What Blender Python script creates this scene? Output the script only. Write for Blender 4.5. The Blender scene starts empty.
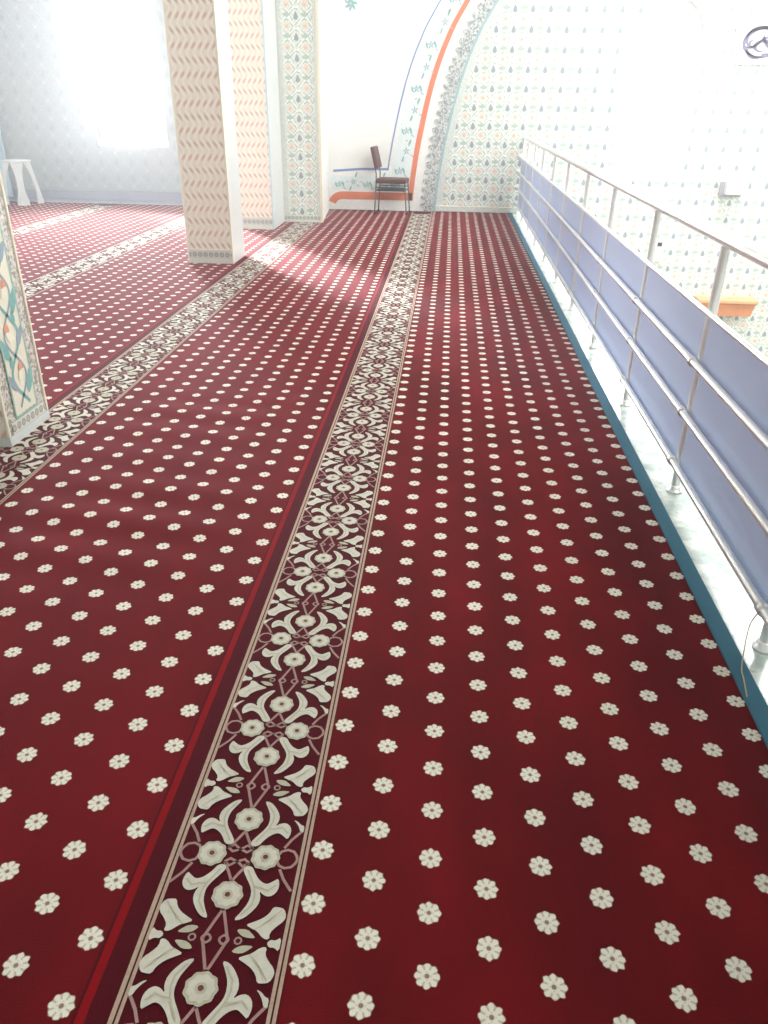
import bpy, bmesh, math, random
from mathutils import Vector, Matrix
random.seed(4)
PI = math.pi
S = bpy.context.scene
COL = S.collection

# ------------------------------------------------------------------ object helpers
def tag(o, label=None, cat=None, group=None, kind=None):
    if label: o['label'] = label
    if cat: o['category'] = cat
    if group: o['group'] = group
    if kind: o['kind'] = kind
    return o

def empty(name, loc=(0, 0, 0), rz=0):
    o = bpy.data.objects.new(name, None); COL.objects.link(o)
    o.location = loc; o.rotation_euler = (0, 0, rz); o.empty_display_size = .1
    return o

class MB:
    """collects shapes, builds ONE mesh object"""
    def __init__(s): s.v = []; s.f = []; s.m = []; s.sm = []
    def add(s, vs, fs, mi=0, smooth=False):
        b = len(s.v); s.v += [tuple(v) for v in vs]
        for f in fs: s.f.append([b + i for i in f]); s.m.append(mi); s.sm.append(smooth)
    def box(s, x0, x1, y0, y1, z0, z1, mi=0, bev=0):
        if bev <= 0:
            vs = [(x, y, z) for z in (z0, z1) for y in (y0, y1) for x in (x0, x1)]
            s.add(vs, [(0, 2, 3, 1), (4, 5, 7, 6), (0, 1, 5, 4), (2, 6, 7, 3), (0, 4, 6, 2), (1, 3, 7, 5)], mi); return
        bm = bmesh.new(); bmesh.ops.create_cube(bm, size=1)
        for v in bm.verts:
            v.co = Vector(((x0 + x1) / 2 + v.co.x * (x1 - x0), (y0 + y1) / 2 + v.co.y * (y1 - y0), (z0 + z1) / 2 + v.co.z * (z1 - z0)))
        bmesh.ops.bevel(bm, geom=bm.edges[:], offset=bev, segments=3, affect='EDGES', profile=.5)
        s.frombm(bm, mi)
    def frombm(s, bm, mi=0, smooth=False, M=None):
        bm.verts.index_update()
        s.add([(M @ v.co) if M else v.co.copy() for v in bm.verts], [[v.index for v in f.verts] for f in bm.faces], mi, smooth)
        bm.free()
    def tube(s, pts, r, n=12, mi=0, cap=True, sx=1.0):
        P = [Vector(p) for p in pts]; rings = []
        up = Vector((0, 0, 1)); last = None
        for i, p in enumerate(P):
            t = (P[min(i + 1, len(P) - 1)] - P[max(i - 1, 0)]).normalized()
            if last is None:
                a = up if abs(t.dot(up)) < .95 else Vector((1, 0, 0))
                a = (a - t * a.dot(t)).normalized()
            else:
                a = (last - t * last.dot(t)).normalized()
            last = a; b = t.cross(a)
            rr = r[i] if isinstance(r, (list, tuple)) else r
            rings.append([p + a * math.cos(2 * PI * k / n) * rr + b * math.sin(2 * PI * k / n) * rr * sx for k in range(n)])
        vs = [v for g in rings for v in g]; fs = []
        for i in range(len(P) - 1):
            for k in range(n):
                fs.append((i * n + k, i * n + (k + 1) % n, (i + 1) * n + (k + 1) % n, (i + 1) * n + k))
        s.add(vs, fs, mi, True)
        if cap:
            s.add(rings[0], [tuple(range(n))[::-1]], mi); s.add(rings[-1], [tuple(range(n))], mi)
    def lathe(s, prof, c=(0, 0, 0), n=24, mi=0, axis='z'):
        vs = []
        for r, h in prof:
            for k in range(n):
                a = 2 * PI * k / n
                if axis == 'z': vs.append((c[0] + r * math.cos(a), c[1] + r * math.sin(a), c[2] + h))
                elif axis == 'y': vs.append((c[0] + r * math.cos(a), c[1] + h, c[2] + r * math.sin(a)))
                else: vs.append((c[0] + h, c[1] + r * math.cos(a), c[2] + r * math.sin(a)))
        fs = []
        for i in range(len(prof) - 1):
            for k in range(n): fs.append((i * n + k, i * n + (k + 1) % n, (i + 1) * n + (k + 1) % n, (i + 1) * n + k))
        s.add(vs, fs, mi, True)
    def prism_y(s, poly, y0, y1, mi=0):
        """poly of (x, z), extruded in y"""
        n = len(poly)
        vs = [(x, y0, z) for x, z in poly] + [(x, y1, z) for x, z in poly]
        s.add(vs, [tuple(range(n)), tuple(range(2 * n - 1, n - 1, -1))] + [(i, i + n, (i + 1) % n + n, (i + 1) % n) for i in range(n)], mi)
    def build(s, name, mats, parent=None, fix=False):
        me = bpy.data.meshes.new(name)
        me.from_pydata(s.v, [], s.f)
        if not isinstance(mats, (list, tuple)): mats = [mats]
        for m in mats: me.materials.append(m)
        me.polygons.foreach_set('material_index', s.m)
        me.polygons.foreach_set('use_smooth', s.sm)
        me.update()
        if fix:
            bm = bmesh.new(); bm.from_mesh(me)
            bmesh.ops.remove_doubles(bm, verts=bm.verts, dist=1e-5)
            bmesh.ops.recalc_face_normals(bm, faces=bm.faces); bm.to_mesh(me); bm.free()
        o = bpy.data.objects.new(name, me); COL.objects.link(o)
        if parent: o.parent = parent
        return o

# ------------------------------------------------------------------ material helpers
class NT:
    def __init__(s, name):
        s.mat = bpy.data.materials.new(name); s.mat.use_nodes = True
        s.t = s.mat.node_tree; s.n = s.t.nodes; s.b = s.n['Principled BSDF']
    def _in(s, sock, v):
        if hasattr(v, 'is_output'): s.t.links.new(v, sock)
        else: sock.default_value = v
    def m(s, op, a, b=None, c=None):
        n = s.n.new('ShaderNodeMath'); n.operation = op
        for i, v in enumerate((a, b, c)):
            if v is not None: s._in(n.inputs[i], v)
        return n.outputs[0]
    def add(s, a, b): return s.m('ADD', a, b)
    def sub(s, a, b): return s.m('SUBTRACT', a, b)
    def mul(s, a, b): return s.m('MULTIPLY', a, b)
    def lt(s, a, b): return s.m('LESS_THAN', a, b)
    def gt(s, a, b): return s.m('GREATER_THAN', a, b)
    def cos(s, a): return s.m('COSINE', a)
    def sin(s, a): return s.m('SINE', a)
    def soft(s, v, lo, hi):        # smooth 0..1 as v goes lo -> hi
        n = s.n.new('ShaderNodeMapRange'); n.interpolation_type = 'SMOOTHSTEP'
        s._in(n.inputs[0], v); n.inputs[1].default_value = lo; n.inputs[2].default_value = hi
        return n.outputs[0]
    def xyz(s):
        tc = s.n.new('ShaderNodeTexCoord'); sp = s.n.new('ShaderNodeSeparateXYZ')
        s.t.links.new(tc.outputs['Object'], sp.inputs[0]); s.obj = tc.outputs['Object']
        return sp.outputs[0], sp.outputs[1], sp.outputs[2]
    def mix(s, f, a, b):
        n = s.n.new('ShaderNodeMix'); n.data_type = 'RGBA'
        s._in(n.inputs[0], f)
        for i, v in ((6, a), (7, b)):
            if hasattr(v, 'is_output'): s.t.links.new(v, n.inputs[i])
            else: n.inputs[i].default_value = (*v, 1)
        return n.outputs[2]
    def noise(s, scale, detail=2, rough=.5, vec=None):
        n = s.n.new('ShaderNodeTexNoise'); n.inputs['Scale'].default_value = scale
        n.inputs['Detail'].default_value = detail; n.inputs['Roughness'].default_value = rough
        if vec is None:
            if not hasattr(s, 'obj'): s.xyz()
            vec = s.obj
        s.t.links.new(vec, n.inputs['Vector']); return n.outputs[0]
    def scaled(s, sc):
        n = s.n.new('ShaderNodeVectorMath'); n.operation = 'MULTIPLY'
        s.t.links.new(s.obj, n.inputs[0]); n.inputs[1].default_value = sc; return n.outputs[0]
    def bump(s, h, strength=.3, dist=.01):
        n = s.n.new('ShaderNodeBump'); n.inputs['Strength'].default_value = strength
        n.inputs['Distance'].default_value = dist; s.t.links.new(h, n.inputs['Height'])
        s.t.links.new(n.outputs[0], s.b.inputs['Normal'])
    def set(s, **k):
        for a, v in k.items():
            i = s.b.inputs[a.replace('_', ' ')]
            if hasattr(v, 'is_output'): s.t.links.new(v, i)
            elif isinstance(v, tuple) and len(v) == 3: i.default_value = (*v, 1)
            else: i.default_value = v
        return s.mat

def L(r, g, b):          # sRGB 0-255 -> linear
    f = lambda c: (c / 255 / 12.92) if c / 255 <= .04045 else ((c / 255 + .055) / 1.055) ** 2.4
    return (f(r), f(g), f(b))

def plain(name, col, rough=.5, metal=0, var=.06, sc=12, **k):
    n = NT(name); f = n.noise(sc, 3)
    c2 = tuple(max(0, c * (1 - var * 2)) for c in col)
    return n.set(Base_Color=n.mix(f, col, c2), Roughness=rough, Metallic=metal, **k)

# carpet stripe centres (x) of the ornamental bands, the red line lies .227 left of each
BANDS = [-.438, -2.140, -3.99, -5.86, -7.75]
DX, DY, X0, Y0 = .1343, .1458, -.1002, 1.5062
Y1 = 1.598

def carpet_material():
    n = NT('carpet_pile'); x, y, z = n.xyz()
    # the first dot column changes with the field between two bands
    xo, yo = X0, Y0
    prev = X0
    x0s = X0; tot = None
    edges = [(-.66, -.7129 - X0)]
    last = -.7129
    for c in BANDS[1:]:
        nx = c - .275
        edges.append((c - .222, nx - last)); last = nx
    acc = None
    for e, d in edges:
        t = n.mul(n.lt(x, e), d); acc = t if acc is None else n.add(acc, t)
    xo = n.add(acc, X0)
    yo = n.add(n.mul(n.lt(x, -.66), Y1 - Y0), Y0)
    u = n.m('DIVIDE', n.sub(x, xo), DX); i = n.m('FLOOR', n.add(u, .5))
    lx = n.mul(n.sub(u, i), DX)
    par = n.mul(n.m('FLOORED_MODULO', i, 2.0), .5)
    v = n.add(n.m('DIVIDE', n.sub(y, yo), DY), par); j = n.m('FLOOR', n.add(v, .5))
    ly = n.mul(n.sub(v, j), DY)
    r = n.m('SQRT', n.add(n.mul(lx, lx), n.mul(ly, ly)))
    th = n.m('ARCTAN2', ly, lx)
    wob = n.mul(n.sub(n.noise(90, 1), .5), .007)
    c8 = n.cos(n.mul(th, 8.0))
    R = n.add(n.add(n.mul(c8, .0018), .0262), wob)
    dot = n.soft(n.sub(R, r), -.002, .002)
    hole = n.soft(n.sub(.0055, r), -.002, .002)
    slit = n.mul(n.mul(n.lt(c8, -.55), n.gt(r, .0135)), n.lt(r, .05))
    dash = n.mul(n.gt(n.cos(n.mul(th, 4.0)), .6), n.mul(n.gt(r, .0075), n.lt(r, .011)))
    # no dots inside the bands
    inb = None
    for c in BANDS:
        t = n.mul(n.gt(x, c - .243), n.lt(x, c + .172)); inb = t if inb is None else n.add(inb, t)
    out = n.sub(1.0, n.m('MINIMUM', inb, 1.0))
    dot = n.mul(dot, out)
    # wear / pile direction tone
    sc = n.scaled((2.2, .9, 1)); big = n.noise(1.3, 3, .55, sc)
    fine = n.noise(420, 2)
    red = n.mix(n.soft(big, .3, .75), L(92, 8, 14), L(120, 12, 18))
    left = n.soft(x, -1.3, -.2)
    red = n.mix(left, n.mix(.5, red, L(112, 6, 20)), red)  # left fields redder, to offset the grey veil of the haze
    bandred = L(78, 6, 20)
    red = n.mix(n.m('MINIMUM', inb, 1.0), red, bandred)
    # bright red line
    ln = None
    for c in BANDS:
        t = n.mul(n.gt(x, c - .236), n.lt(x, c - .216)); ln = t if ln is None else n.add(ln, t)
    red = n.mix(ln, red, L(142, 8, 16))
    red = n.mix(n.mul(fine, .35), red, L(70, 3, 8))
    cream = n.mix(n.mul(slit, .45), L(226, 223, 208), L(150, 105, 95))
    cream = n.mix(n.mul(dash, .25), cream, L(150, 120, 100))
    cream = n.mix(n.mul(hole, .8), cream, L(110, 55, 50))
    col = n.mix(dot, red, cream)
    n.bump(n.noise(260, 2), .35, .004)
    return n.set(Base_Color=col, Roughness=.95, Specular_IOR_Level=.08, Sheen_Weight=.10, Sheen_Roughness=.35, Sheen_Tint=(1, .5, .6))

def tile_material(name, ux, cell=.268, off=(0, 0), base=L(226, 228, 222), k=1.0, uz=2):
    """ogee trellis of tulips: dark drop on each node, small leaf cluster between, warm blossom in the middle"""
    n = NT(name); c = n.xyz(); x = c[ux]; z = c[uz]
    a = n.mul(n.sub(x, off[0]), 2 * PI / cell); b = n.mul(n.sub(z, off[1]), 2 * PI / cell)
    # pointed shapes: shift phase with height
    ca = n.cos(a); cb = n.cos(b); sb = n.sin(b)
    f = n.add(ca, cb)
    g = n.sub(cb, ca)
    pale = base
    # speckled lace of small florals
    s1 = n.mul(n.sin(n.mul(a, 5.0)), n.sin(n.mul(b, 5.0)))
    sp = n.noise(55, 2, .6)
    col = n.mix(n.mul(n.soft(n.add(s1, n.mul(sp, 1.2)), .5, 1.3), .45 * k), pale, L(165, 180, 172))
    # green scrolls beside the white trellis
    band = n.m('ABSOLUTE', n.add(n.add(f, n.mul(n.sin(n.mul(b, 2.0)), .12)), .05))
    grn = n.mul(n.soft(band, .30, .42), n.sub(1.0, n.soft(band, .62, .80)))
    brk = n.soft(n.add(n.sin(n.mul(a, 3.0)), n.mul(n.sin(n.mul(b, 4.0)), .9)), -.5, .3)
    col = n.mix(n.mul(n.mul(grn, brk), .75 * k), col, L(138, 170, 152))
    wht = n.sub(1.0, n.soft(band, .13, .24))
    col = n.mix(n.mul(wht, .35 + .65 * k), col, tuple(min(1, c * 1.18) for c in base))
    # leaf cluster between two drops
    col = n.mix(n.mul(n.soft(n.add(g, n.mul(sb, .35)), 1.62, 1.8), .8 * k), col, L(150, 176, 160))
    col = n.mix(n.mul(n.soft(n.sub(n.mul(g, -1.0), n.mul(sb, .2)), 1.7, 1.85), .6 * k), col, L(196, 196, 186))
    # warm blossom
    w = n.mul(f, -1.0)
    col = n.mix(n.mul(n.soft(n.add(w, n.mul(sb, -.25)), 1.45, 1.65), .45 * k * (k > .5)), col, L(232, 200, 170))
    col = n.mix(n.mul(n.soft(w, 1.80, 1.92), .65 * k * (k > .5)), col, L(228, 168, 144))
    # tear drop at the node, narrow at the top
    xx = n.m('FLOORED_MODULO', n.add(n.m('DIVIDE', n.sub(x, off[0]), cell), .5), 1.0)
    zz = n.m('FLOORED_MODULO', n.add(n.m('DIVIDE', n.sub(z, off[1]), cell), .5), 1.0)
    xx = n.sub(xx, .5); zz = n.sub(zz, .5)
    wdt = n.add(.115, n.mul(zz, -.36))
    q = n.m('DIVIDE', xx, n.m('MAXIMUM', wdt, .02))
    h = n.m('DIVIDE', zz, .20)
    d = n.add(n.mul(q, q), n.mul(h, h))
    col = n.mix(n.mul(n.sub(1.0, n.soft(d, .7, 1.15)), .95 * k), col, L(132, 148, 156))
    gr = n.noise(9, 2)
    return n.set(Base_Color=n.mix(n.mul(gr, .12), col, L(190, 190, 185)), Roughness=.38, Specular_IOR_Level=.4)

def zigzag_material(name, ux):
    """rows of slanting leaves turning direction row by row"""
    n = NT(name); c = n.xyz(); x = c[ux]; z = c[2]
    zr = n.m('DIVIDE', z, .128)
    tri = n.m('ABSOLUTE', n.sub(n.m('FLOORED_MODULO', zr, 2.0), 1.0))        # 0..1..0 with height
    u = n.add(n.m('DIVIDE', x, .070), n.mul(tri, 1.15))
    w = n.cos(n.mul(u, 2 * PI))
    row = n.cos(n.mul(n.add(zr, .5), 2 * PI))
    base = n.mix(n.noise(30, 2), L(240, 231, 218), L(228, 217, 203))
    ink = n.soft(n.add(w, n.mul(row, .8)), .45, 1.6)
    alt = n.gt(n.m('FLOORED_MODULO', zr, 2.0), 1.0)
    inkc = n.mix(alt, L(212, 172, 152), L(200, 174, 156))
    col = n.mix(n.mul(ink, .9), base, inkc)
    col = n.mix(n.mul(n.soft(n.mul(w, -1.0), .45, .9), .8), col, L(246, 240, 226))
    return n.set(Base_Color=col, Roughness=.4)

def lace_material(name, base, ink, sc=26, amt=.7):
    n = NT(name); x, y, z = n.xyz()
    v = n.n.new('ShaderNodeTexVoronoi'); v.feature = 'DISTANCE_TO_EDGE'; v.inputs['Scale'].default_value = sc
    n.t.links.new(n.obj, v.inputs['Vector'])
    a = n.m('ADD', n.m('ADD', x, y), z)
    f = n.sub(1.0, n.soft(v.outputs[0], .05, .16))
    f2 = n.soft(n.noise(sc * 1.6, 2), .45, .6)
    return n.set(Base_Color=n.mix(n.mul(n.m('MAXIMUM', n.mul(f, .4), f2), amt), base, ink), Roughness=.42)

def stamp_material(name, base, ink, uax, pitch, z0, hgt):
    """row of little ring motifs along an axis (plinth border); uax 0/1 horizontal coordinate"""
    n = NT(name); c = n.xyz(); x = c[uax]; z = c[2]
    u = n.sub(n.m('FLOORED_MODULO', n.m('DIVIDE', x, pitch), 1.0), .5)
    v = n.m('DIVIDE', n.sub(z, z0), pitch)
    r = n.m('SQRT', n.add(n.mul(u, u), n.mul(v, v)))
    ring = n.sub(1.0, n.soft(n.m('ABSOLUTE', n.sub(r, .3)), .07, .14))
    dots = n.sub(1.0, n.soft(r, .08, .15))
    f = n.m('MAXIMUM', ring, dots)
    col = n.mix(n.mul(f, .75), base, ink)
    ed = n.gt(n.m('ABSOLUTE', n.sub(z, z0)), hgt * .42)
    return n.set(Base_Color=n.mix(n.mul(ed, .35), col, L(240, 240, 232)), Roughness=.42)

M = {}
M['carpet'] = carpet_material()
M['cream'] = plain('cream_pile', L(214, 210, 196), .95, 0, .12, 60, Sheen_Weight=.1, Specular_IOR_Level=.1)
M['cream2'] = plain('beige_pile', L(196, 190, 168), .95, 0, .15, 60, Sheen_Weight=.1, Specular_IOR_Level=.1)
M['thin'] = plain('rose_beige_pile', L(176, 140, 134), .95, 0, .15, 60, Sheen_Weight=.1, Specular_IOR_Level=.1)
M['edge'] = plain('beige_line_pile', L(196, 170, 150), .95, 0, .2, 120)
M['hole'] = plain('brown_pile', L(112, 60, 52), .95, 0, .1, 60)
M['teal'] = plain('teal_binding', L(50, 112, 136), .85, 0, .12, 30)
M['tile'] = tile_material('tulip_tile', 0, .268, (.06, .23))
M['tile_shaded'] = tile_material('tulip_tile_shaded', 0, .268, (.02, .10), base=L(170, 174, 176), k=.38)  # backlit wall: same tile with its shade put into a greyer, fainter colour
M['tile_pier'] = tile_material('tulip_tile_pier', 0, .25, (-2.205, .155), k=1.0)
M['tile_side'] = tile_material('tulip_tile_side', 1, .268, (.06, .23))
M['zig'] = zigzag_material('zigzag_tile', 0)
M['zig_y'] = zigzag_material('zigzag_tile_y', 1)
M['plaster'] = plain('white_plaster', L(240, 240, 236), .6, 0, .02, 4)
M['ceil'] = plain('ceiling_plaster', L(222, 220, 214), .8, 0, .02, 4)
M['strip'] = plain('pale_marble_strip', L(214, 218, 216), .35, 0, .05, 7)
M['bead'] = plain('corner_bead', L(232, 226, 206), .4, 0, .02, 7)
M['beadblue'] = plain('pale_blue_bead', L(190, 212, 224), .3, 0, .02, 7)
M['lace'] = lace_material('grey_lace_tile', L(214, 216, 212), L(112, 124, 130), 22, .85)
M['lacepale'] = lace_material('pale_lace_tile', L(222, 224, 218), L(176, 184, 176), 40, .6)
M['lacepink'] = lace_material('pink_lace_tile', L(222, 216, 206), L(128, 120, 112), 34, .8)
M['tealline'] = plain('pale_teal_line', L(158, 186, 190), .45)
M['orange'] = plain('coral_paint', L(232, 132, 96), .6, 0, .06, 6)
M['blue'] = plain('blue_paint', L(128, 156, 204), .6)
M['palegreen'] = plain('pale_aqua_paint', L(232, 242, 242), .6)
M['floral'] = plain('teal_floral_paint', L(146, 206, 198), .6, 0, .2, 20)
M['floral2'] = plain('grey_floral_paint', L(178, 188, 200), .6)
M['rose'] = plain('rose_floral_paint', L(216, 150, 120), .6)
M['skirt'] = plain('lavender_grey_skirting', L(168, 166, 178), .45, 0, .08, 5)
M['steel'] = plain('stainless_steel', (.95, .95, .95), .28, .7, .03, 30)
M['steel2'] = plain('brushed_steel', (.95, .95, .95), .36, .5, .05, 30)
M['chairwood'] = plain('dark_brown_wood', L(92, 50, 44), .5, 0, .15, 14)
M['chairmetal'] = plain('grey_metal', L(128, 126, 122), .4, .7)
M['darkgrey'] = plain('dark_grey_plastic', L(62, 62, 64), .5)
M['plastic'] = plain('white_plastic', L(226, 228, 226), .4, 0, .02)
M['ink'] = plain('violet_grey_paint', L(116, 108, 138), .6)
M['orangewood'] = plain('light_orange_wood', L(214, 142, 96), .5, 0, .12, 9)
M['orangewood2'] = plain('pale_orange_wood', L(238, 178, 130), .5, 0, .08, 9)
M['cord'] = plain('beige_cord', L(190, 176, 140), .7)
M['ground'] = plain('beige_stone', L(200, 192, 180), .5)

def marble():
    n = NT('pale_green_marble'); n.xyz()
    a = n.noise(9, 6, .65); b = n.noise(30, 4, .6)
    c = n.mix(n.soft(a, .35, .65), L(226, 232, 226), L(172, 188, 184))
    c = n.mix(n.mul(n.soft(b, .52, .7), .5), c, L(140, 152, 148))
    return n.set(Base_Color=c, Roughness=.2, Specular_IOR_Level=.6)
M['marble'] = marble()

def panel_mat():
    n = NT('frosted_blue_grey_panel'); f = n.noise(3, 2)
    n.set(Base_Color=n.mix(f, L(212, 220, 236), L(202, 210, 230)), Roughness=.28, Specular_IOR_Level=.5)
    tl = n.n.new('ShaderNodeBsdfTranslucent'); tl.inputs[0].default_value = (*L(202, 210, 232), 1)
    mx = n.n.new('ShaderNodeMixShader'); mx.inputs[0].default_value = .40
    n.t.links.new(n.b.outputs[0], mx.inputs[1]); n.t.links.new(tl.outputs[0], mx.inputs[2])
    n.t.links.new(mx.outputs[0], n.n['Material Output'].inputs[0]); return n.mat
M['panel'] = panel_mat()

def glass_mat():
    m = bpy.data.materials.new('window_glass'); m.use_nodes = True; t = m.node_tree
    t.nodes.remove(t.nodes['Principled BSDF'])
    tr = t.nodes.new('ShaderNodeBsdfTransparent'); gl = t.nodes.new('ShaderNodeBsdfGlossy'); mx = t.nodes.new('ShaderNodeMixShader')
    gl.inputs['Roughness'].default_value = .03; tr.inputs[0].default_value = (.96, .98, .98, 1)
    fr = t.nodes.new('ShaderNodeFresnel'); fr.inputs[0].default_value = 1.45
    t.links.new(fr.outputs[0], mx.inputs[0]); t.links.new(tr.outputs[0], mx.inputs[1]); t.links.new(gl.outputs[0], mx.inputs[2])
    t.links.new(mx.outputs[0], t.nodes['Material Output'].inputs[0]); return m
M['glass'] = glass_mat()

# ------------------------------------------------------------------ carpet
def wave(x, y):
    """soft rucks in the pile field left of the first band"""
    w = max(0, min(1, (-.72 - x) / .35)) * max(0, min(1, (x + 2.0) / .3))
    e = math.exp(-((y - 3.05 - .10 * x) / .55) ** 2) + .7 * math.exp(-((y - 4.3 - .1 * x) / .5) ** 2)
    w2 = max(0, min(1, (x + .2) / .4)) * max(0, min(1, (.95 - x) / .3))
    return .013 * w * e * (.5 + .5 * math.sin((y + .12 * x) * 19)) + .0025 * w2 * (.5 + .5 * math.sin(y * 5.2 + x))

cp = MB()
CX0, CX1, CY0, CY1 = -9.0, 1.004, -1.2, 14.0
xs = [-9, -7, -5, -3, -2.2]
x = -2.1
while x < 1.0: xs.append(round(x, 4)); x += .1
xs.append(CX1)
ys = []
y = CY0
while y < 6.4: ys.append(y); y += .035
while y < 14.0: ys.append(y); y += .4
ys.append(CY1)
nx, ny = len(xs), len(ys)
cp.add([(a, b, wave(a, b)) for b in ys for a in xs],
       [(j * nx + i, j * nx + i + 1, (j + 1) * nx + i + 1, (j + 1) * nx + i) for j in range(ny - 1) for i in range(nx - 1)], 0, True)
# carpet thickness on its void side
cp.add([(CX1, CY0, 0), (CX1, CY1, 0), (CX1, CY1, -.012), (CX1, CY0, -.012)], [(0, 3, 2, 1)], 0)

def smooth(poly, it=2):
    for _ in range(it):
        q = []
        for i in range(len(poly)):
            a = poly[i]; b = poly[(i + 1) % len(poly)]
            q.append((a[0] * .75 + b[0] * .25, a[1] * .75 + b[1] * .25)); q.append((a[0] * .25 + b[0] * .75, a[1] * .25 + b[1] * .75))
        poly = q
    return poly
ZO = .0022
LEAF = [(.029, .170), (.046, .167), (.062, .152), (.077, .129), (.079, .109), (.072, .092), (.084, .102), (.099, .105), (.112, .095), (.117, .077), (.111, .055),
        (.101, .063), (.087, .073), (.075, .070), (.063, .061), (.052, .047), (.044, .032), (.031, .027), (.019, .037), (.034, .061), (.048, .081), (.055, .099), (.053, .125), (.043, .146)]
VEIN = [[(.042, .158), (.062, .130), (.064, .106), (.058, .084), (.046, .062), (.033, .040)], [(.058, .082), (.074, .084), (.092, .090), (.108, .074)]]
TULIP = [(.060, .178), (.076, .186), (.088, .190), (.106, .207), (.120, .208), (.118, .192), (.130, .176), (.143, .164), (.148, .150), (.140, .132), (.126, .129), (.114, .129), (.108, .146), (.094, .160), (.076, .170)]
HEART = [(.116, .2167), (.124, .226), (.134, .224), (.147, .234), (.147, .199), (.134, .209), (.124, .207)]
PETAL = [(.042, .190), (.052, .202), (.066, .208), (.090, .208), (.080, .198), (.066, .188)]
CURLTIP = [(.116, .116), (.128, .112), (.138, .102), (.147, .100), (.147, .080), (.138, .082), (.134, .094), (.126, .106)]
def ribbon(pts, w):
    out = []
    for i in range(len(pts)):
        a = Vector(pts[max(0, i - 1)]); b = Vector(pts[min(len(pts) - 1, i + 1)]); t = (b - a).normalized(); nn = Vector((-t.y, t.x)) * w / 2
        p = Vector(pts[i]); out.append((p + nn, p - nn))
    return out
LINES = [[(0, .072), (.014, .046), (.030, .020)], [(.030, .020), (.018, .010), (0, .018)], [(.030, .020), (.016, .030), (0, .016)],
         [(0, .141), (.013, .176), (.028, .2167)], [(.0, .141), (.006, .146)],
         [(.098, .010), (.104, .020), (.118, .026), (.134, .022), (.143, .010), (.146, 0)],
         [(.108, .030), (.122, .056), (.136, .074), (.146, .086)]]
def quad4(u, v, k):
    return (u if k & 1 else -u, v if k & 2 else -v)
def put(c, cy, poly, mi, dz=0, uv=None):
    vs = [(c + u, cy + v, ZO + dz + wave(c + u, cy + v)) for u, v in poly]
    cp.add(vs, [tuple(range(len(vs)))], mi)
def star(cu, cv, r, n=9, bump=.06, seg=36, rv=None):
    rv = rv or r
    return [(cu + r * (1 + bump * math.cos(n * 2 * PI * i / seg)) * math.cos(2 * PI * i / seg), cv + rv * (1 + bump * math.cos(n * 2 * PI * i / seg)) * math.sin(2 * PI * i / seg)) for i in range(seg)]
P = .4335
s_leaf, s_tul, s_heart, s_pet, s_curl = smooth(LEAF, 1), smooth(TULIP, 1), smooth(HEART, 1), smooth(PETAL, 1), smooth(CURLTIP, 1)
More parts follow.
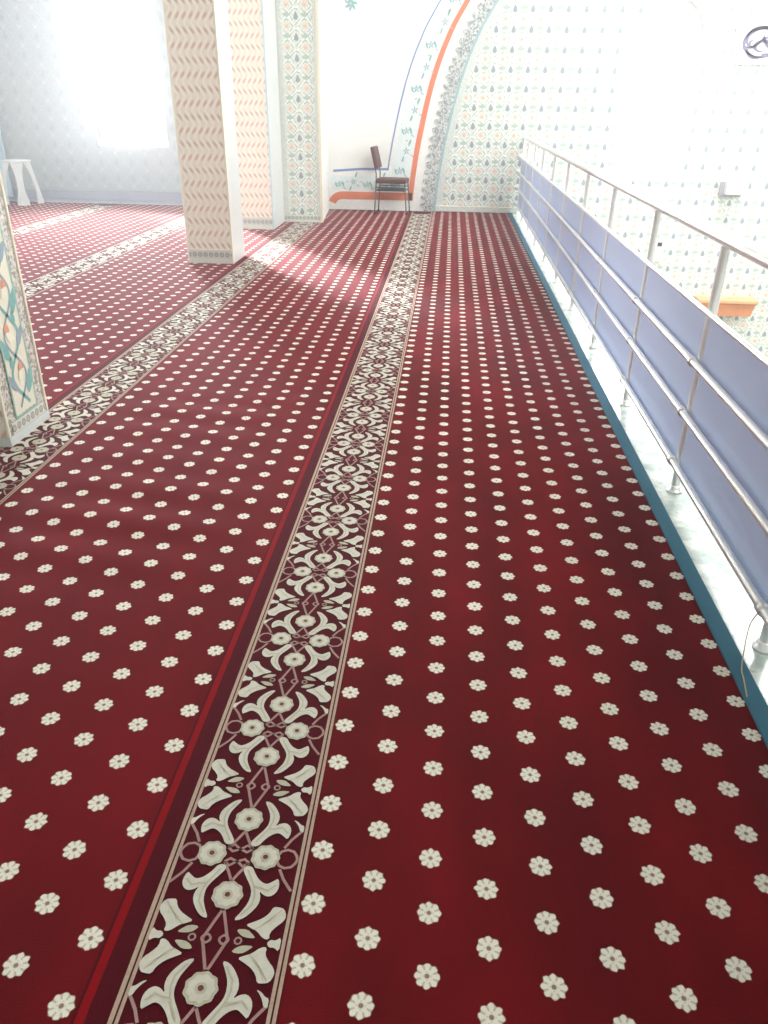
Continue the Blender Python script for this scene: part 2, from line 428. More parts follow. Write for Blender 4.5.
for bi, c in enumerate(BANDS):
    near = bi == 0
    k0 = int((CY0 - 1.253) / P) + 1; k1 = int((CY1 - .22 - 1.253) / P)
    for k in range(k0, k1 + 1):
        cy = 1.253 + k * P + (bi * .17 if bi else 0)
        if cy + .217 > CY1 or cy - .217 < CY0: continue
        for qd in range(4):
            fl = lambda pl: [quad4(u, v, qd) for u, v in pl]
            def orient(pl):
                pl = fl(pl)
                return pl[::-1] if qd in (1, 2) else pl
            put(c, cy, orient(s_leaf), 1); put(c, cy, orient(s_tul), 1)
            put(c, cy, orient(s_pet), 2)
            if qd & 2: put(c, cy, orient(s_heart), 1); put(c, cy, orient(s_curl), 1)
            if bi < 2:
                for ln in LINES:
                    rb = ribbon(fl(ln), .007)
                    vs = []
                    for a, b in rb: vs += [(c + a.x, cy + a.y, ZO - .0006), (c + b.x, cy + b.y, ZO - .0006)]
                    vs = [(X, Y, Z + wave(X, Y)) for X, Y, Z in vs]
                    cp.add(vs, [(2 * i, 2 * i + 1, 2 * i + 3, 2 * i + 2) for i in range(len(rb) - 1)], 3)
                if near:
                    for vn in VEIN:
                        rb = ribbon(fl(vn), .0045); vs = []
                        for a, b in rb: vs += [(c + a.x, cy + a.y, ZO + .0008), (c + b.x, cy + b.y, ZO + .0008)]
                        cp.add(vs, [(2 * i, 2 * i + 1, 2 * i + 3, 2 * i + 2) for i in range(len(rb) - 1)], 2)
                    # tulip stripes
                    for sgn in (-.006, .006):
                        rb = ribbon(fl([(.088 + sgn, .182 - sgn), (.108 + sgn, .168 - sgn), (.128 + sgn, .142 - sgn)]), .0022)
                        vs = []
                        for a, b in rb: vs += [(c + a.x, cy + a.y, ZO + .0008), (c + b.x, cy + b.y, ZO + .0008)]
                        cp.add(vs, [(2 * i, 2 * i + 1, 2 * i + 3, 2 * i + 2) for i in range(len(rb) - 1)], 2)
        for (fu, fv, rr) in ((.067, 0, .035), (-.067, 0, .035), (0, .108, .036), (0, -.108, .036)):
            put(c, cy, star(fu, fv, rr, 9, .05), 2, 0)
            if near:
                put(c, cy, star(fu, fv, rr * .80, 9, .08), 1, .0006)
                put(c, cy, star(fu, fv, .013, 6, .05, 18), 2, .0010)
            put(c, cy, star(fu, fv, .0065, 5, .05, 12), 5, .0014)
        if bi < 2:
            for su in (-1, 1):     # little squares and rings on the diamonds between two units
                for (cu, rr, n) in ((.020, .0125, 4), (.052, .0095, 8)):
                    o_ = star(cu * su, .2167, rr, n, .04, 16); i_ = star(cu * su, .2167, rr * .55, n, .04, 16)
                    vs = [(c + a, cy + b, ZO + .0004) for a, b in o_ + i_]
                    cp.add(vs, [(i, (i + 1) % 16, 16 + (i + 1) % 16, 16 + i) for i in range(16)], 3)
    for (u0, u1) in ((-.168, -.158), (-.154, -.146), (.150, .158), (.162, .170)):
        yy = [CY0 + .1 * i for i in range(int((CY1 - CY0) / .1) + 1)]
        vs = []
        for b in yy: vs += [(c + u0, b, .0016 + wave(c, b)), (c + u1, b, .0016 + wave(c, b))]
        cp.add(vs, [(2 * i, 2 * i + 1, 2 * i + 3, 2 * i + 2) for i in range(len(yy) - 1)], 4)
carpet = cp.build('carpet', [M['carpet'], M['cream'], M['cream2'], M['thin'], M['edge'], M['hole']])
tag(carpet, 'dark red wall-to-wall mosque carpet with cream dots and floral bands', 'carpet')
bd = MB(); bd.box(CX1 - .002, 1.066, CY0, CY1, -.010, .006, 0, .004)
eb = bd.build('edge_binding', M['teal'], carpet); tag(eb, 'teal edge binding along the marble ledge')

# ------------------------------------------------------------------ setting
def struct(name, mb, mats, parent=None, fix=False):
    o = mb.build(name, mats, parent, fix); tag(o, kind='structure'); return o
b = MB(); b.box(-9.2, 1.40, -1.4, 15, -.45, -.013); struct('floor', b, M['ceil'])
b = MB(); b.box(1.05, 1.42, -1.4, 14.08, -.0125, -.004); struct('trim_1', b, M['marble'])     # marble ledge under the railing
b = MB(); b.box(-9.2, 10.2, -1.6, 15, -4.3, -4.0); struct('floor_1', b, M['ground'])       # prayer hall below
b = MB(); b.box(-9.2, -2.35, -1.4, 14.7, 4.302, 4.5); struct('ceiling', b, M['ceil'])
b = MB(); b.box(-9.2, 10.2, -1.6, 14.3, 7.0, 7.2); struct('ceiling_1', b, M['ceil'])
b = MB(); b.box(-2.95, -2.35, -1.4, 14.02, 4.505, 7.0); struct('wall_over_pillars', b, M['ceil'])

# tile edge curve of the great arch, x as a function of height
ARC = [(0, -.228), (.132, -.215), (.45, -.186), (.796, -.138), (1.05, -.095), (1.314, -.040), (1.6, .022), (1.909, .103), (2.15, .180), (2.358, .259), (2.662, .395), (2.984, .590),
       (3.3, .82), (3.6, 1.08), (3.9, 1.40), (4.2, 1.78), (4.5, 2.26), (4.75, 2.80), (4.95, 3.5), (5.05, 4.2), (5.08, 4.6)]
def ex(z):
    for (a, xa), (b_, xb) in zip(ARC, ARC[1:]):
        if a <= z <= b_: return xa + (xb - xa) * (z - a) / (b_ - a)
    return ARC[-1][1]
def ez(n0, n1, n):
    return [n0 + (n1 - n0) * i / n for i in range(n + 1)]

# far wall across gallery and void, window 2 opening with round head
WX0, WX1, WZ0, WZ1 = 2.66, 3.74, .58, 2.55
WC, WR = (WX0 + WX1) / 2, (WX1 - WX0) / 2
b = MB(); YF, YB = 14.06, 14.26
def slab(x0, x1, z0, z1): b.box(x0, x1, YF, YB, z0, z1)
slab(-2.4, WX0, -4, 7); slab(WX1, 10, -4, 7); slab(WX0, WX1, -4, WZ0)
head = [(WX0, WZ1)] + [(WC - WR * math.cos(PI * i / 20), WZ1 + WR * math.sin(PI * i / 20)) for i in range(1, 20)] + [(WX1, WZ1)]
for (xa, za), (xb, zb) in zip(head, head[1:]): b.prism_y([(xa, za), (xb, zb), (xb, 7), (xa, 7)], YF, YB)
struct('wall_far', b, M['tile'])
b = MB(); b.box(-.23, 1.40, 14.03, 14.06, 0, .085, 0, .006); struct('baseboard_far', b, M['lacepale'])
# speckled margin inside the arch
b = MB()
zz = ez(.085, 5.0, 60)
for a, c in zip(zz, zz[1:]): b.prism_y([(ex(a) - .01, a), (ex(a) + .10, a), (ex(c) + .10, c), (ex(c) - .01, c)], 14.050, 14.06)
struct('trim_2', b, M['lacepale'])

# plastered, painted spandrel standing a little forward of the tiled wall
b = MB(); YS = 13.97
zz = ez(0, 5.05, 70)
for a, c in zip(zz, zz[1:]):
    b.prism_y([(-2.4, a), (ex(a) - .19, a), (ex(c) - .19, c), (-2.4, c)], YS, YF)
b.box(-2.4, 10, YS, YF, 5.05, 7)
sp = struct('wall_left_of_arch', b, M['plaster'])
# grey scalloped lace border and pale teal line
b = MB()
for a, c in zip(zz, zz[1:]): b.prism_y([(ex(a) - .195, a), (ex(a) - .04, a), (ex(c) - .04, c), (ex(c) - .195, c)], YS - .012, YF)
for a, c in zip(zz, zz[1:]): b.prism_y([(ex(a) - .04, a), (ex(a), a), (ex(c), c), (ex(c) - .04, c)], YS - .008, YF, 1)
# scallops along the outer edge
z = .09; i = 0
while z < 4.9:
    dz = .128; sl = (ex(min(z + .05, 5.05)) - ex(max(0, z - .05))) / (min(z + .05, 5.05) - max(0, z - .05)); ang = math.atan(sl)
    cx_, cz_ = ex(z) - .185, z; pol = []
    for k in range(13):
        t = PI / 2 + PI * k / 12 ; rr = .058 * (1 + .16 * math.cos(3 * (t - PI)))
        pu, pv = 1.25 * rr * math.cos(t), rr * math.sin(t)
        pol.append((cx_ + pu * math.cos(ang) + pv * math.sin(ang), cz_ - pu * math.sin(ang) + pv * math.cos(ang)))
    b.prism_y(pol[::-1], YS - .014, YS, 0)
    z += dz * math.cos(ang)
struct('trim_3', b, [M['lace'], M['tealline']])
# painted bands: coral outer, blue inner, floral between
def strip(off0, off1, z0, z1, n=60):
    m = MB(); q = ez(z0, z1, n)
    for a, c in zip(q, q[1:]): m.prism_y([(ex(a) + off0, a), (ex(a) + off1, a), (ex(c) + off1, c), (ex(c) + off0, c)], YS - .004, YS + .001)
    return m
def offs(z):   # coral runs a little farther from the arch as it rises
    return -.395 - .010 * z
b = MB(); q = ez(.165, 4.9, 60)
for a, c in zip(q, q[1:]): b.prism_y([(ex(a) + offs(a) - .085, a), (ex(a) + offs(a), a), (ex(c) + offs(c), c), (ex(c) + offs(c) - .085, c)], YS - .005, YS + .001)
# base run, curling down at its left end
xr = ex(.165) + offs(.165) - .02
b.prism_y([(-1.80, .165), (xr, .165), (xr, .285), (-1.80, .285)], YS - .005, YS + .001)
pl = [(-1.80, .285)]; pr = [(-1.80, .165)]
for k in range(1, 9):
    t = k / 8 * PI * .42
    pl.append((-1.80 - .24 * math.sin(t), .285 - .24 * (1 - math.cos(t)) * .85)); pr.append((-1.80 - .12 * math.sin(t), .165 - .12 * (1 - math.cos(t)) * .85))
for k in range(8): b.prism_y([pl[k + 1], pr[k + 1], pr[k], pl[k]], YS - .005, YS + .001)
struct('trim_4', b, M['orange'])
b = MB(); q = ez(.625, 4.9, 60)
for a, c in zip(q, q[1:]): b.prism_y([(ex(a) - .885, a), (ex(a) - .862, a), (ex(c) - .862, c), (ex(c) - .885, c)], YS - .004, YS + .001)
b.prism_y([(-1.95, .585), (-1.5, .62), (ex(.64) - .862, .625), (ex(.64) - .862, .66), (-1.5, .655), (-1.95, .62)], YS - .004, YS + .001)
struct('trim_5', b, M['blue'])
b = strip(-.80, -.50, .33, 4.9)
b.prism_y([(-2.0, .31), (ex(.31) - .55, .33), (ex(.5) - .55, .53), (-2.0, .53)], YS - .003, YS + .001)
struct('trim_6', b, M['palegreen'])
# the floral garland painted on that band
b = MB()
def petal(cx_, cz_, ang, ln, w, mi=0):
    pol = [(0, 0), (ln * .35, w), (ln * .75, w * .8), (ln, 0), (ln * .7, -w * .35), (ln * .3, -w * .3)]
    ca, sa = math.cos(ang), math.sin(ang)
    pol = smooth([(cx_ + u * ca - v * sa, cz_ + u * sa + v * ca) for u, v in pol], 1)
    b.prism_y(pol[::-1], YS - .006, YS - .002, mi)
def rosette(cx_, cz_, s, flip=1):
    for k in range(5): petal(cx_, cz_, k * 2 * PI / 5 + .3, .050 * s, .014 * s, 0 if k % 2 else 1)
    petal(cx_ + .03 * s, cz_ + .05 * s, 1.2 * flip, .10 * s, .022 * s, 0); petal(cx_ - .03 * s, cz_ - .05 * s, 1.2 * flip + PI, .09 * s, .018 * s, 0)
    petal(cx_ + .05 * s, cz_ - .04 * s, -.6, .06 * s, .012 * s, 1)
z = .62; k = 0
while z < 4.8:
    rosette(ex(z) - .65 + (.03 if k % 2 else -.03), z, 1.25, 1 if k % 2 else -1); petal(ex(z + .14) - .66, z + .14, .6, .05, .012, 2 if k % 2 else 1); z += .30; k += 1
for k in range(5): rosette(-1.85 + k * .235, .42 + (.02 if k % 2 else -.02), 1.1, 1 if k % 2 else -1); petal(-1.74 + k * .235, .43, .2, .05, .012, 1)
for k in range(7): petal(-1.64, 2.95, k * 2 * PI / 7, .11, .03, k % 2)
struct('trim_7', b, [M['floral'], M['floral2'], M['rose']])

# wall at the far left with its tall window
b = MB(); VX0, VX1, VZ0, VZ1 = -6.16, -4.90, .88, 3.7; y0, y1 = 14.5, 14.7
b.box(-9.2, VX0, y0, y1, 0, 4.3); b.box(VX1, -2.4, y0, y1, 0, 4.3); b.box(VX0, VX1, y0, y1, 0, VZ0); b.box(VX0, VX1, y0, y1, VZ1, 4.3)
struct('wall_far_left', b, M['tile_shaded'])
b = MB(); b.box(-9, -2.9, 14.47, 14.5, 0, .16, 0, .006); struct('baseboard_left', b, M['skirt'])
b = MB(); b.box(-9.2, -2.4, 14.0, 14.5, -.012, -.001); struct('trim_8', b, M['skirt'])
b = MB(); b.box(-9.2, -9.0, -1.4, 14.7, -.01, 4.3); struct('wall_left', b, M['tile_side'])
b = MB(); b.box(-9.2, 10.2, -1.6, -1.4, -4, 7); struct('wall_back', b, M['tile'])
b = MB(); b.box(10.0, 10.2, -1.4, 14.3, -4, 7); struct('wall_right', b, M['tile_side'])
def window(name, x0, x1, z0, z1, y, arched=False):
    r = empty(name, ((x0 + x1) / 2, y, z0)); tag(r, kind='structure')
    cx_ = (x0 + x1) / 2; w = (x1 - x0) / 2; f = MB(); t = .045
    f.box(-w, -w + t, -.04, .04, 0, z1 - z0); f.box(w - t, w, -.04, .04, 0, z1 - z0); f.box(-w + t, w - t, -.04, .04, 0, t)
    if arched:
        for k in range(20):
            a0, a1 = PI * k / 20, PI * (k + 1) / 20; h = z1 - z0
            f.prism_y([(-w * math.cos(a0), h + w * math.sin(a0)), (-w * math.cos(a1), h + w * math.sin(a1)), (-(w - t) * math.cos(a1), h + (w - t) * math.sin(a1)), (-(w - t) * math.cos(a0), h + (w - t) * math.sin(a0))], -.04, .04)
    else: f.box(-w + t, w - t, -.04, .04, z1 - z0 - t, z1 - z0)
    o = f.build('window_frame', M['plastic'], r); tag(o, kind='structure')
    g = MB(); zt = z1 - z0 + (w if arched else 0) - t
    pol = [(-w + t, t), (w - t, t)]
    if arched: pol += [((w - t) * math.cos(PI * k / 20), (z1 - z0) + (w - t) * math.sin(PI * k / 20)) for k in range(21)]
    else: pol += [(w - t, zt), (-w + t, zt)]
    g.prism_y(pol, -.003, .003)
    o = g.build('pane', M['glass'], r); tag(o, kind='structure')
window('window_1', VX0, VX1, VZ0, VZ1, 14.62)
window('window_2', WX0, WX1, WZ0, WZ1, 14.18, True)

# ------------------------------------------------------------------ pillars
def pillar(x0, x1, y0, y1, label, front, side, xb=None, z1=4.295, plinth_front='lace', corner='bead'):
    r = empty('pillar', ((x0 + x1) / 2, (y0 + y1) / 2, 0)); tag(r, label, 'pillar', kind='thing')
    w, d = (x1 - x0) / 2, (y1 - y0) / 2
    # shaft materials use world-like coords: keep mesh in world, offset parent inverse by location
    def B(name, mb, mats):
        o = mb.build(name, mats, r); o.location = (-r.location.x, -r.location.y, 0); return o
    m = MB()
    X0, X1, Y0_, Y1_ = x0, x1, y0, y1
    XB = x1 if xb is None else xb
    m.add([(X0, Y0_, 0), (X1, Y0_, 0), (X1, Y0_, z1), (X0, Y0_, z1)], [(0, 1, 2, 3)], 0)
    m.add([(X1, Y0_, 0), (XB, Y1_, 0), (XB, Y1_, z1), (X1, Y0_, z1)], [(0, 1, 2, 3)], 1)
    m.add([(X0, Y1_, 0), (XB, Y1_, 0), (XB, Y1_, z1), (X0, Y1_, z1)], [(3, 2, 1, 0)], 0)
    m.add([(X0, Y0_, 0), (X0, Y1_, 0), (X0, Y1_, z1), (X0, Y0_, z1)], [(3, 2, 1, 0)], 1)
    m.add([(X0, Y0_, z1), (X1, Y0_, z1), (XB, Y1_, z1), (X0, Y1_, z1)], [(0, 1, 2, 3)], 1)
    B('shaft', m, [front, side])
    return r, B

SF = {}
# pillar beside the window, zigzag face, plain marble side
pA, BA = pillar(-2.895, -2.385, 8.85, 9.38, 'pink zigzag-tiled pillar with plain pale side, standing alone by the tall window', M['zig'], M['strip'])
m = MB(); m.box(-2.898, -2.382, 8.842, 8.852, 0, .15); o = BA('plinth_band', m, stamp_material('plinth_rings_a', L(206, 206, 196), L(128, 132, 132), 0, .062, .095, .1)); o['label'] = 'grey ring-patterned band at the foot'
for xa, xb in ((-2.400, -2.380), (-2.900, -2.884)): m = MB(); m.box(xa, xb, 8.838, 8.858, .0, 4.29, 0, .004); BA('corner_strip', m, M['bead'])
pB, BB = pillar(-2.93, -2.475, 11.50, 12.303, 'pink zigzag-tiled pillar projecting in front of the green-tiled pier', M['zig'], M['strip'])
m = MB(); m.box(-2.933, -2.472, 11.492, 11.502, 0, .16); o = BB('plinth_band', m, stamp_material('plinth_rings_b', L(200, 204, 196), L(134, 138, 138), 0, .062, .1, .1)); o['label'] = 'grey ring-patterned band at the foot'
m = MB(); m.box(-2.492, -2.470, 11.488, 11.508, 0, 4.29, 0, .004); BB('corner_strip', m, M['beadblue'])
# pier by the arch
pC, BC = pillar(-2.52, -1.895, 12.325, 13.965, 'broad pier tiled with dark drops and green trellis beside the chair wall', M['tile_pier'], M['plaster'], xb=-2.03)
m = MB(); m.box(-2.47, -1.90, 12.317, 12.327, 0, .10); BC('plinth_band', m, stamp_material('plinth_rings_c', L(208, 212, 204), L(140, 146, 144), 0, .058, .06, .08))
for xa, xb in ((-2.52, -2.40), (-1.975, -1.93)): m = MB(); m.box(xa, xb, 12.316, 12.327, .10, 4.29); o = BC('lace_border', m, M['lacepale']); o['label'] = 'pale lace-pattern border strip'
m = MB(); m.box(-1.93, -1.885, 12.308, 12.335, 0, 4.29, 0, .006); BC('corner_strip', m, M['bead'])
# nearest pillar at the left edge: lace frame around a painted vase panel
pL, BL = pillar(-2.72, -2.255, 3.62, 4.05, 'nearest pillar at the carpet edge, lace-framed side with teal and orange floral panel', M['zig'], M['lacepink'])
m = MB(); m.box(-2.256, -2.250, 3.725, 3.945, .13, 4.29); o = BL('floral_panel', m, M['bead'])
m = MB(); m.add([(-2.2478, a, c) for a, c in ((3.715, 4.29), (3.715, .115), (3.955, .115), (3.955, 4.29), (3.943, 4.29), (3.943, .127), (3.727, .127), (3.727, 4.29))], [(0, 1, 6, 7), (1, 2, 5, 6), (2, 3, 4, 5)])
BL('panel_frame', m, plain('aqua_line', L(150, 190, 180), .5))
# painted stems, leaves and blooms in relief
m = MB()
def lf(cy, cz, ang, ln, w, mi):
    pol = [(0, 0), (ln * .3, w), (ln * .7, w * .8), (ln, 0), (ln * .7, -w * .6), (ln * .3, -w * .7)]
    ca, sa = math.cos(ang), math.sin(ang); pol = smooth([(cy + u * ca - v * sa, cz + u * sa + v * ca) for u, v in pol], 1)
    n = len(pol); m.add([(-2.2480 + .0006 * mi, a, c) for a, c in pol], [tuple(range(n))], mi)
for ph, wv, mi in ((0, .010, 0), (PI, .008, 1)):
    vs = []
    for q_ in range(241):
        zz_ = .16 + 4.0 * q_ / 240; yy_ = 3.835 + .068 * math.sin(zz_ * 2 * PI / .43 + ph); dy = .068 * math.cos(zz_ * 2 * PI / .43 + ph) * 2 * PI / .43; ln_ = math.hypot(1, dy)
        vs += [(-2.2484, yy_ - wv / ln_, zz_ + wv * dy / ln_), (-2.2484, yy_ + wv / ln_, zz_ - wv * dy / ln_)]
    m.add(vs, [(2 * q_, 2 * q_ + 1, 2 * q_ + 3, 2 * q_ + 2) for q_ in range(240)], mi)
z = .20; k = 0
while z < 4.1:
    s = 1 if k % 2 else -1
    lf(3.835 - .05 * s, z, PI / 2 + .5 * s, .17, .035, 0); lf(3.835 + .04 * s, z + .05, PI / 2 - .6 * s, .13, .028, 1)
    lf(3.835 + .02 * s, z + .10, PI / 2 + 1.0 * s, .09, .03, 3)
    lf(3.835 - .03 * s, z + .13, PI / 2 + .1, .07, .03, 2); lf(3.835 + .06 * s, z + .17, PI / 2 + .2 * s, .08, .02, 0)
    z += .215; k += 1
BL('flower_pattern', m, [plain('teal_leaf', L(124, 178, 172), .5), plain('slate_leaf', L(148, 166, 180), .5), plain('orange_bloom', L(228, 158, 128), .5), plain('ivory_bloom', L(240, 236, 214), .5)])
m = MB(); m.box(-2.256, -2.247, 3.62, 4.05, .0, .05); m.box(-2.725, -2.247, 3.612, 3.622, 0, .05); BL('plinth_band', m, M['strip'])
m = MB(); m.box(-2.2535, -2.2475, 3.66, 4.02, .052, .112); BL('ring_border', m, stamp_material('plinth_rings_l', L(214, 212, 202), L(120, 118, 110), 1, .05, .082, .08))
for ya, yb in ((3.612, 3.630), (4.036, 4.054)): m = MB(); m.box(-2.262, -2.246, ya, yb, .05, 4.29, 0, .004); BL('corner_strip', m, M['bead'])

# ------------------------------------------------------------------ railing
RX = 1.160
rail = empty('balcony_railing', (RX, 6.4, 0)); tag(rail, 'long stainless steel balcony railing with blue-grey panels on the marble ledge', 'railing')
def RB(name, m, mats, par=None, lab=None):
    o = m.build(name, mats, par or rail)
    if par is None: o.location = (-RX, -6.4, 0)
    if lab: o['label'] = lab
    return o
posts = [-.18, 1.03, 2.235, 3.46, 4.67, 5.95, 7.15, 8.38, 9.55, 10.75, 11.85, 12.95, 13.9]
m = MB(); m.tube([(RX + .01, -1.2, 1.158), (RX + .01, 13.98, 1.158)], .030, 20, sx=1.35); RB('handrail', m, M['steel'], lab='polished round handrail')
for z in (.640, .402, .158):
    m = MB(); m.tube([(RX - .043, -1.2, z), (RX - .043, 14.0, z)], .0165, 14); RB('rail', m, M['steel'])
m = MB(); m.tube([(RX - .028, -1.2, .862), (RX - .028, 14.0, .862)], .012, 12); RB('rail', m, M['steel'], lab='slim rail along the panel tops')
for i, y in enumerate(posts):
    m = MB(); m.tube([(RX, y, 0), (RX, y, 1.13)], .0215, 16)
    po = RB('post', m, M['steel2'])
    f = MB(); f.lathe([(0, .030), (.024, .030), (.028, .022), (.030, .006), (.038, .004), (.038, -.003), (0, -.003)], (RX, y, 0), 20)
    RB('flange', f, M['steel'], po)
    for z in (.640, .402, .158):
        f = MB(); f.tube([(RX, y, z), (RX - .043, y, z)], .009, 8)
        f.lathe([(0, -.020), (.0215, -.020), (.0215, .020), (0, .020)], (RX - .043, y, z), 14, axis='y')
        RB('clamp', f, M['steel'], po)
for a, c in zip([-1.2] + posts, posts):
    m = MB(); m.box(RX - .010, RX - .004, a + .030, c - .030, .118, .850, 0, .0015); RB('panel', m, M['panel'])
for z in (.862, .640, .402, .158):
    m = MB(); m.lathe([(0, 13.945), (.040, 13.945), (.046, 13.955), (.046, 13.968), (0, 13.968)], (RX - .043, 0, z), 18, axis='y')
    RB('wall_flange', m, M['steel'])

# cord from the lower rail down to the carpet edge
m = MB(); pts = []
A, Bc, Cc, D = Vector((1.112, 2.24, .142)), Vector((1.085, 2.22, .10)), Vector((1.060, 2.16, .050)), Vector((1.040, 2.10, .010))
ctrl = [A, Bc, Cc, D, Vector((1.028, 2.04, .009)), Vector((1.012, 1.96, .008))]
for i in range(len(ctrl) - 1):
    p0, p1, p2, p3 = ctrl[max(0, i - 1)], ctrl[i], ctrl[i + 1], ctrl[min(len(ctrl) - 1, i + 2)]
    for k in range(6):
        t = k / 6; pts.append(.5 * ((2 * p1) + (p2 - p0) * t + (2 * p0 - 5 * p1 + 4 * p2 - p3) * t * t + (3 * p1 - p0 - 3 * p2 + p3) * t ** 3))
pts.append(ctrl[-1])
m.tube(pts, .0022, 8); o = m.build('cord', M['cord']); tag(o, 'thin beige cord hanging from the lowest rail onto the teal carpet edge', 'cord')

# ------------------------------------------------------------------ chair by the far wall (seen from its side, facing right)
ch = empty('chair', (-.945, 13.70, 0), math.radians(-6)); tag(ch, 'brown wooden chair with thin grey metal legs against the painted white wall', 'chair')
m = MB(); m.box(-.235, .255, -.20, .20, .460, .530, 0, .02); m.build('seat', M['chairwood'], ch)
m = MB(); m.box(-.030, .030, -.19, .19, -.165, .165, 0, .022)
o = m.build('backrest', M['chairwood'], ch); o.location = (-.268, 0, .835); o.rotation_euler = (0, math.radians(-14), 0)
for sx in (-1, 1):
    for sy in (-1, 1):
        m = MB()
        if sx < 0: m.tube([(-.255, sy * .17, .01), (-.232, sy * .17, .46), (-.232, sy * .17, .60), (-.262, sy * .165, .76)], .011, 10)
        else: m.tube([(.275, sy * .17, .01), (.238, sy * .17, .462)], .011, 10)
        lg = m.build('leg', M['chairmetal'], ch)
        f = MB(); f.lathe([(0, 0), (.015, 0), (.015, .025), (.011, .03)], ((-.255 if sx < 0 else .275), sy * .17, 0), 12); f.build('rubber_foot', M['darkgrey'], lg)
m = MB(); m.box(-.225, .245, -.17, .17, .345, .368, 0, .006); m.build('under_shelf', M['darkgrey'], ch)
for sy in (-1, 1): m = MB(); m.tube([(-.24, sy * .17, .40), (.245, sy * .17, .40)], .008, 8); m.build('stretcher', M['chairmetal'], ch)

# ------------------------------------------------------------------ white plastic stool at far left, corner towards us
st = empty('plastic_stool', (-7.30, 13.72, 0), math.radians(-17)); tag(st, 'white plastic stool with oval side openings by the far left wall', 'stool')
m = MB(); m.box(-.17, .17, -.17, .17, .655, .69, 0, .016); m.build('seat', M['plastic'], st)
for (sx, sy) in ((-1, -1), (1, -1), (-1, 1), (1, 1)):
    m = MB(); rows = 14; vs = []; fs = []
    for k in range(rows + 1):
        t = k / rows; z = .66 * (1 - t); off = .150 + .085 * t
        w = .075 + .085 * abs(2 * t - 1) ** 2.6                       # leg blade widens to top and foot, leaving oval openings
        w = min(w, .145)
        cx_, cy_ = sx * off, sy * off
        th_ = .012
        # L-shaped blade round the corner
        vs += [(cx_ - sx * w, cy_, z), (cx_, cy_, z), (cx_, cy_ - sy * w, z), (cx_ - sx * th_, cy_ - sy * w, z), (cx_ - sx * th_, cy_ - sy * th_, z), (cx_ - sx * w, cy_ - sy * th_, z)]
    for k in range(rows):
        for j in range(6): a = k * 6 + j; b_ = k * 6 + (j + 1) % 6; fs.append((a, b_, b_ + 6, a + 6))
    fs.append(tuple(range(6))); fs.append(tuple(range(rows * 6, rows * 6 + 6)))
    m.add(vs, fs); m.build('leg', M['plastic'], st, True)

# ------------------------------------------------------------------ pale blue cloth hanging at the far left edge
m = MB(); vs = []; nn = 40
for k in range(nn + 1):
    xx_ = -8.62 + .78 * k / nn; yy_ = 14.40 + .022 * math.sin(k * 1.1)
    vs += [(xx_, yy_, .03), (xx_, yy_, 1.75), (xx_, yy_ + .012, 1.75), (xx_, yy_ + .012, .03)]
m.add(vs, [tuple(4 * k + a for a in (j, (j + 1) % 4)) + tuple(4 * (k + 1) + a for a in ((j + 1) % 4, j)) for k in range(nn) for j in range(4)] + [(0, 1, 2, 3), tuple(4 * nn + a for a in (3, 2, 1, 0))], 0)
r_ = empty('curtain', (0, 0, 0)); tag(r_, 'pale blue hanging cloth at the far wall, glimpsed behind the nearest pillar', 'curtain')
m.build('cloth', M['beadblue'], r_)
m = MB(); m.tube([(-8.70, 14.406, 1.765), (-7.78, 14.406, 1.765)], .014, 12); m.build('curtain_rod', M['steel2'], r_)
m = MB(); m.box(-8.25, -8.20, 14.40, 14.50, 1.750, 1.79); m.build('wall_bracket', M['steel2'], r_)

# ------------------------------------------------------------------ fittings on the wall across the void
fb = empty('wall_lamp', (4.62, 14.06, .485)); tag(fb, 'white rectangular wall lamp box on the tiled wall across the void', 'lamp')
m = MB(); m.box(-.165, .165, -.24, -.10, -.11, .11, 0, .014); m.build('housing', M['plastic'], fb)
m = MB(); m.box(-.215, .12, -.105, 0, -.155, .075, 0, .012); o = m.build('shadow_bracket', M['skirt'], fb); o['label'] = 'grey mount behind the lamp, set left and low as its shadow'  # mount widened to the left and below to stand in for the lamp's shadow

# round calligraphy medallion on a pale square plate (abstract strokes)
md = empty('calligraphy_plaque', (4.60, 14.06, 2.50)); tag(md, 'pale square plaque with a violet-grey round calligraphy emblem high on tiled wall', 'plaque')
m = MB(); m.box(-.42, .42, -.03, -.001, -.30, .30, 0, .006); m.build('plate', M['strip'], md)
m = MB()
def arc(cx_, cz_, r, a0, a1, w0, w1, n=26, ax=1.0, y=-.036):
    vs = []
    for k in range(n + 1):
        t = k / n; a = math.radians(a0 + (a1 - a0) * t); w = (w0 + (w1 - w0) * t) * math.sin(PI * min(1, max(.08, t * .92 + .04))) + .004
        for s in (-1, 1): vs.append((cx_ + (r + s * w / 2) * ax * math.cos(a), y, cz_ + (r + s * w / 2) * math.sin(a)))
    m.add(vs, [(2 * i, 2 * i + 1, 2 * i + 3, 2 * i + 2) for i in range(n)], 0)
arc(0, 0, .20, 15, 345, .030, .022, ax=1.35)
arc(-.03, .03, .155, 60, 215, .07, .03, ax=1.3); arc(.0, .085, .10, 20, 160, .05, .03, ax=1.7)
arc(.02, -.055, .070, -30, 300, .045, .025, ax=1.7); arc(-.05, -.08, .12, 185, 330, .06, .03, ax=1.3)
arc(.22, .13, .22, 190, 265, .05, .03); arc(-.18, .11, .18, 250, 345, .045, .02)
arc(.08, -.02, .14, 250, 400, .045, .025, ax=1.3); arc(.05, .02, .04, 0, 200, .03, .02, ax=1.4); arc(-.13, -.02, .045, 90, 330, .03, .02, ax=1.3)
m.build('emblem', M['ink'], md)

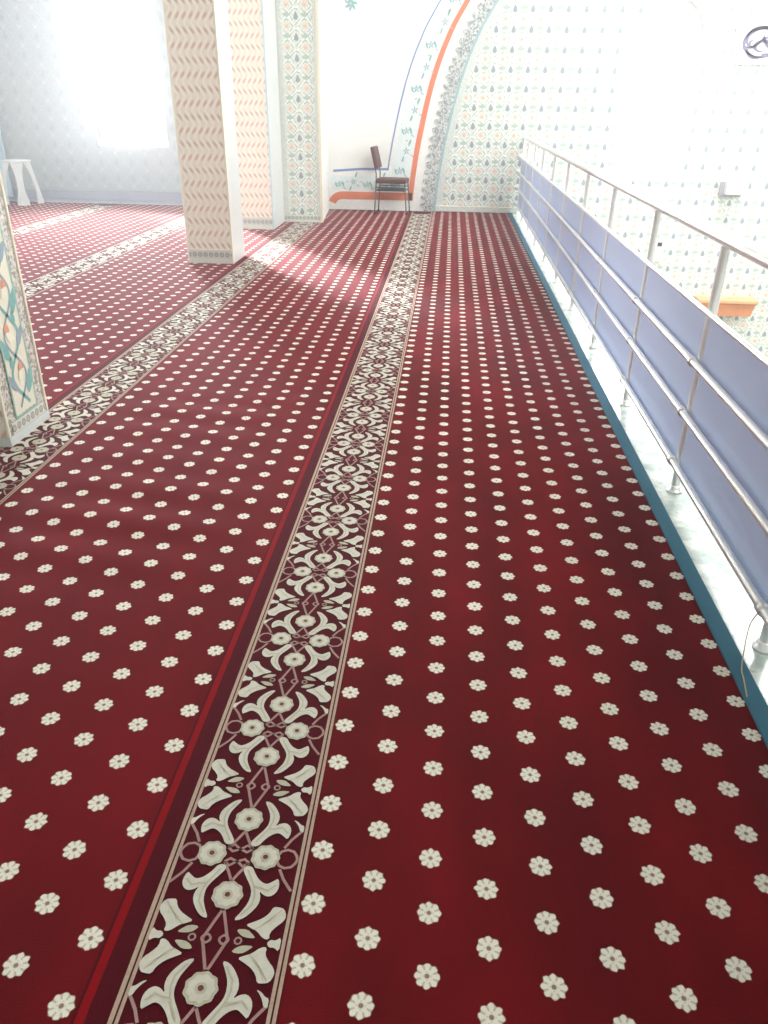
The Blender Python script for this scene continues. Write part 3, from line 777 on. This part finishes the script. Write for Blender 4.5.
# orange wooden canopy low on that wall, seen between the railing posts
ob = empty('wooden_shelf', (4.90, 14.06, -1.42)); tag(ob, 'orange wooden wall shelf below gallery level, seen between railing posts', 'shelf')
m = MB(); m.box(-.56, .44, -.34, 0, .085, .14, 0, .012); m.build('top_board', M['orangewood2'], ob)
m = MB(); m.prism_y([(-.50, -.13), (.36, -.13), (.41, .085), (-.50, .085)], -.30, -.002); m.build('body', M['orangewood'], ob)
# small switch box
sb = empty('switch_box', (3.60, 14.06, -.52)); tag(sb, 'small grey-and-white switch box on tiled wall beyond the railing', 'switch box')
m = MB(); m.box(-.07, .07, -.07, 0, -.20, .13, 0, .01); m.build('case', M['plastic'], sb)
m = MB(); m.box(-.045, .03, -.08, -.068, .05, .115, 0, .004); m.build('cover', M['darkgrey'], sb)

# ------------------------------------------------------------------ light
def area(name, loc, rot, sx, sy, power, col=(1, 1, 1), spread=180):
    l = bpy.data.lights.new(name, 'AREA'); l.shape = 'RECTANGLE'; l.size = sx; l.size_y = sy; l.energy = power; l.color = col; l.spread = math.radians(spread)
    o = bpy.data.objects.new(name, l); COL.objects.link(o); o.location = loc; o.rotation_euler = rot; return o
# daylight through each window (just outside the pane), facing into the building
area('daylight_window_1', ((VX0 + VX1) / 2, 14.76, (VZ0 + VZ1) / 2), (math.radians(-90), 0, 0), VX1 - VX0 + .3, VZ1 - VZ0 + .3, 2600, (.92, .96, 1))
area('daylight_window_2', (WC, 14.34, 1.85), (math.radians(-90), 0, 0), 1.5, 2.9, 700, (.95, .98, 1))
# windows of the left wall (out of view, beside the carpet rows)
area('daylight_left_wall', (-8.95, 9.0, 2.1), (0, math.radians(-90), 0), 2.4, 1.3, 120, (.93, .96, 1))
# unseen drum windows of the dome and tall windows of the right wall, over the prayer hall, and one added fill
area('daylight_dome', (5.2, 10.6, 6.9), (math.radians(-10), 0, 0), 6.0, 3.5, 1450, (.98, 1, 1))
area('fill_pillar_fronts', (4.0, 1.0, 6.0), (math.radians(75), 0, math.radians(14)), 5.0, 1.6, 330, (1, .99, .97), 130)  # added light with no window behind it, brightens the pillar fronts
area('daylight_right_wall', (9.9, 9.0, 2.6), (0, math.radians(90), 0), 3.6, 5.0, 450, (.97, .99, 1))
# low hazy sun through the tall left window, falling between the pillars
sl = bpy.data.lights.new('sun', 'SUN'); sl.energy = 26.0; sl.angle = math.radians(7); sl.color = (1, .97, .95)
so = bpy.data.objects.new('sun', sl); COL.objects.link(so)
so.rotation_euler = Vector((.57 * math.cos(math.radians(23)), -.82 * math.cos(math.radians(23)), -math.sin(math.radians(23)))).to_track_quat('-Z', 'Y').to_euler()
wd = bpy.data.worlds.new('sky'); S.world = wd; wd.use_nodes = True
bg = wd.node_tree.nodes['Background']; bg.inputs[0].default_value = (.93, .97, 1, 1); bg.inputs[1].default_value = 3.0
# haze: thin volume added to imitate veiling glare, inside and just outside the building shell
hz = MB(); hz.box(-9.6, 10.6, -2.0, 15.4, -4.6, 7.6)
hm = bpy.data.materials.new('glare_haze'); hm.use_nodes = True; ht = hm.node_tree; ht.nodes.remove(ht.nodes['Principled BSDF'])
sc_ = ht.nodes.new('ShaderNodeVolumeScatter'); sc_.inputs['Density'].default_value = .013; sc_.inputs['Anisotropy'].default_value = .4
ht.links.new(sc_.outputs[0], ht.nodes['Material Output'].inputs['Volume'])
ho = hz.build('haze', hm); tag(ho, 'thin haze added through the hall to imitate window glare', 'haze', kind='stuff')

# ------------------------------------------------------------------ camera
cam = bpy.data.cameras.new('camera'); co = bpy.data.objects.new('camera', cam); COL.objects.link(co)
r = Vector((0.9967535, 0.0794702, 0.0129212)); u = Vector((-0.0487424, 0.4678701, 0.8824521)); f = Vector((-0.0640832, 0.8802171, -0.4702247))
Mx = Matrix((r, u, -f)).transposed().to_4x4(); Mx.translation = (0, 0, 1.65); co.matrix_world = Mx
cam.sensor_fit = 'VERTICAL'; cam.sensor_height = 24; cam.lens = 772.35 / 1024 * 24; cam.clip_start = .05; cam.clip_end = 200
S.camera = co
vs_ = S.view_settings
S.display_settings.display_device = 'sRGB'
vs_.view_transform = 'Standard'; vs_.look = 'None'; vs_.gamma = 1; vs_.use_curve_mapping = False; vs_.exposure = 0.0
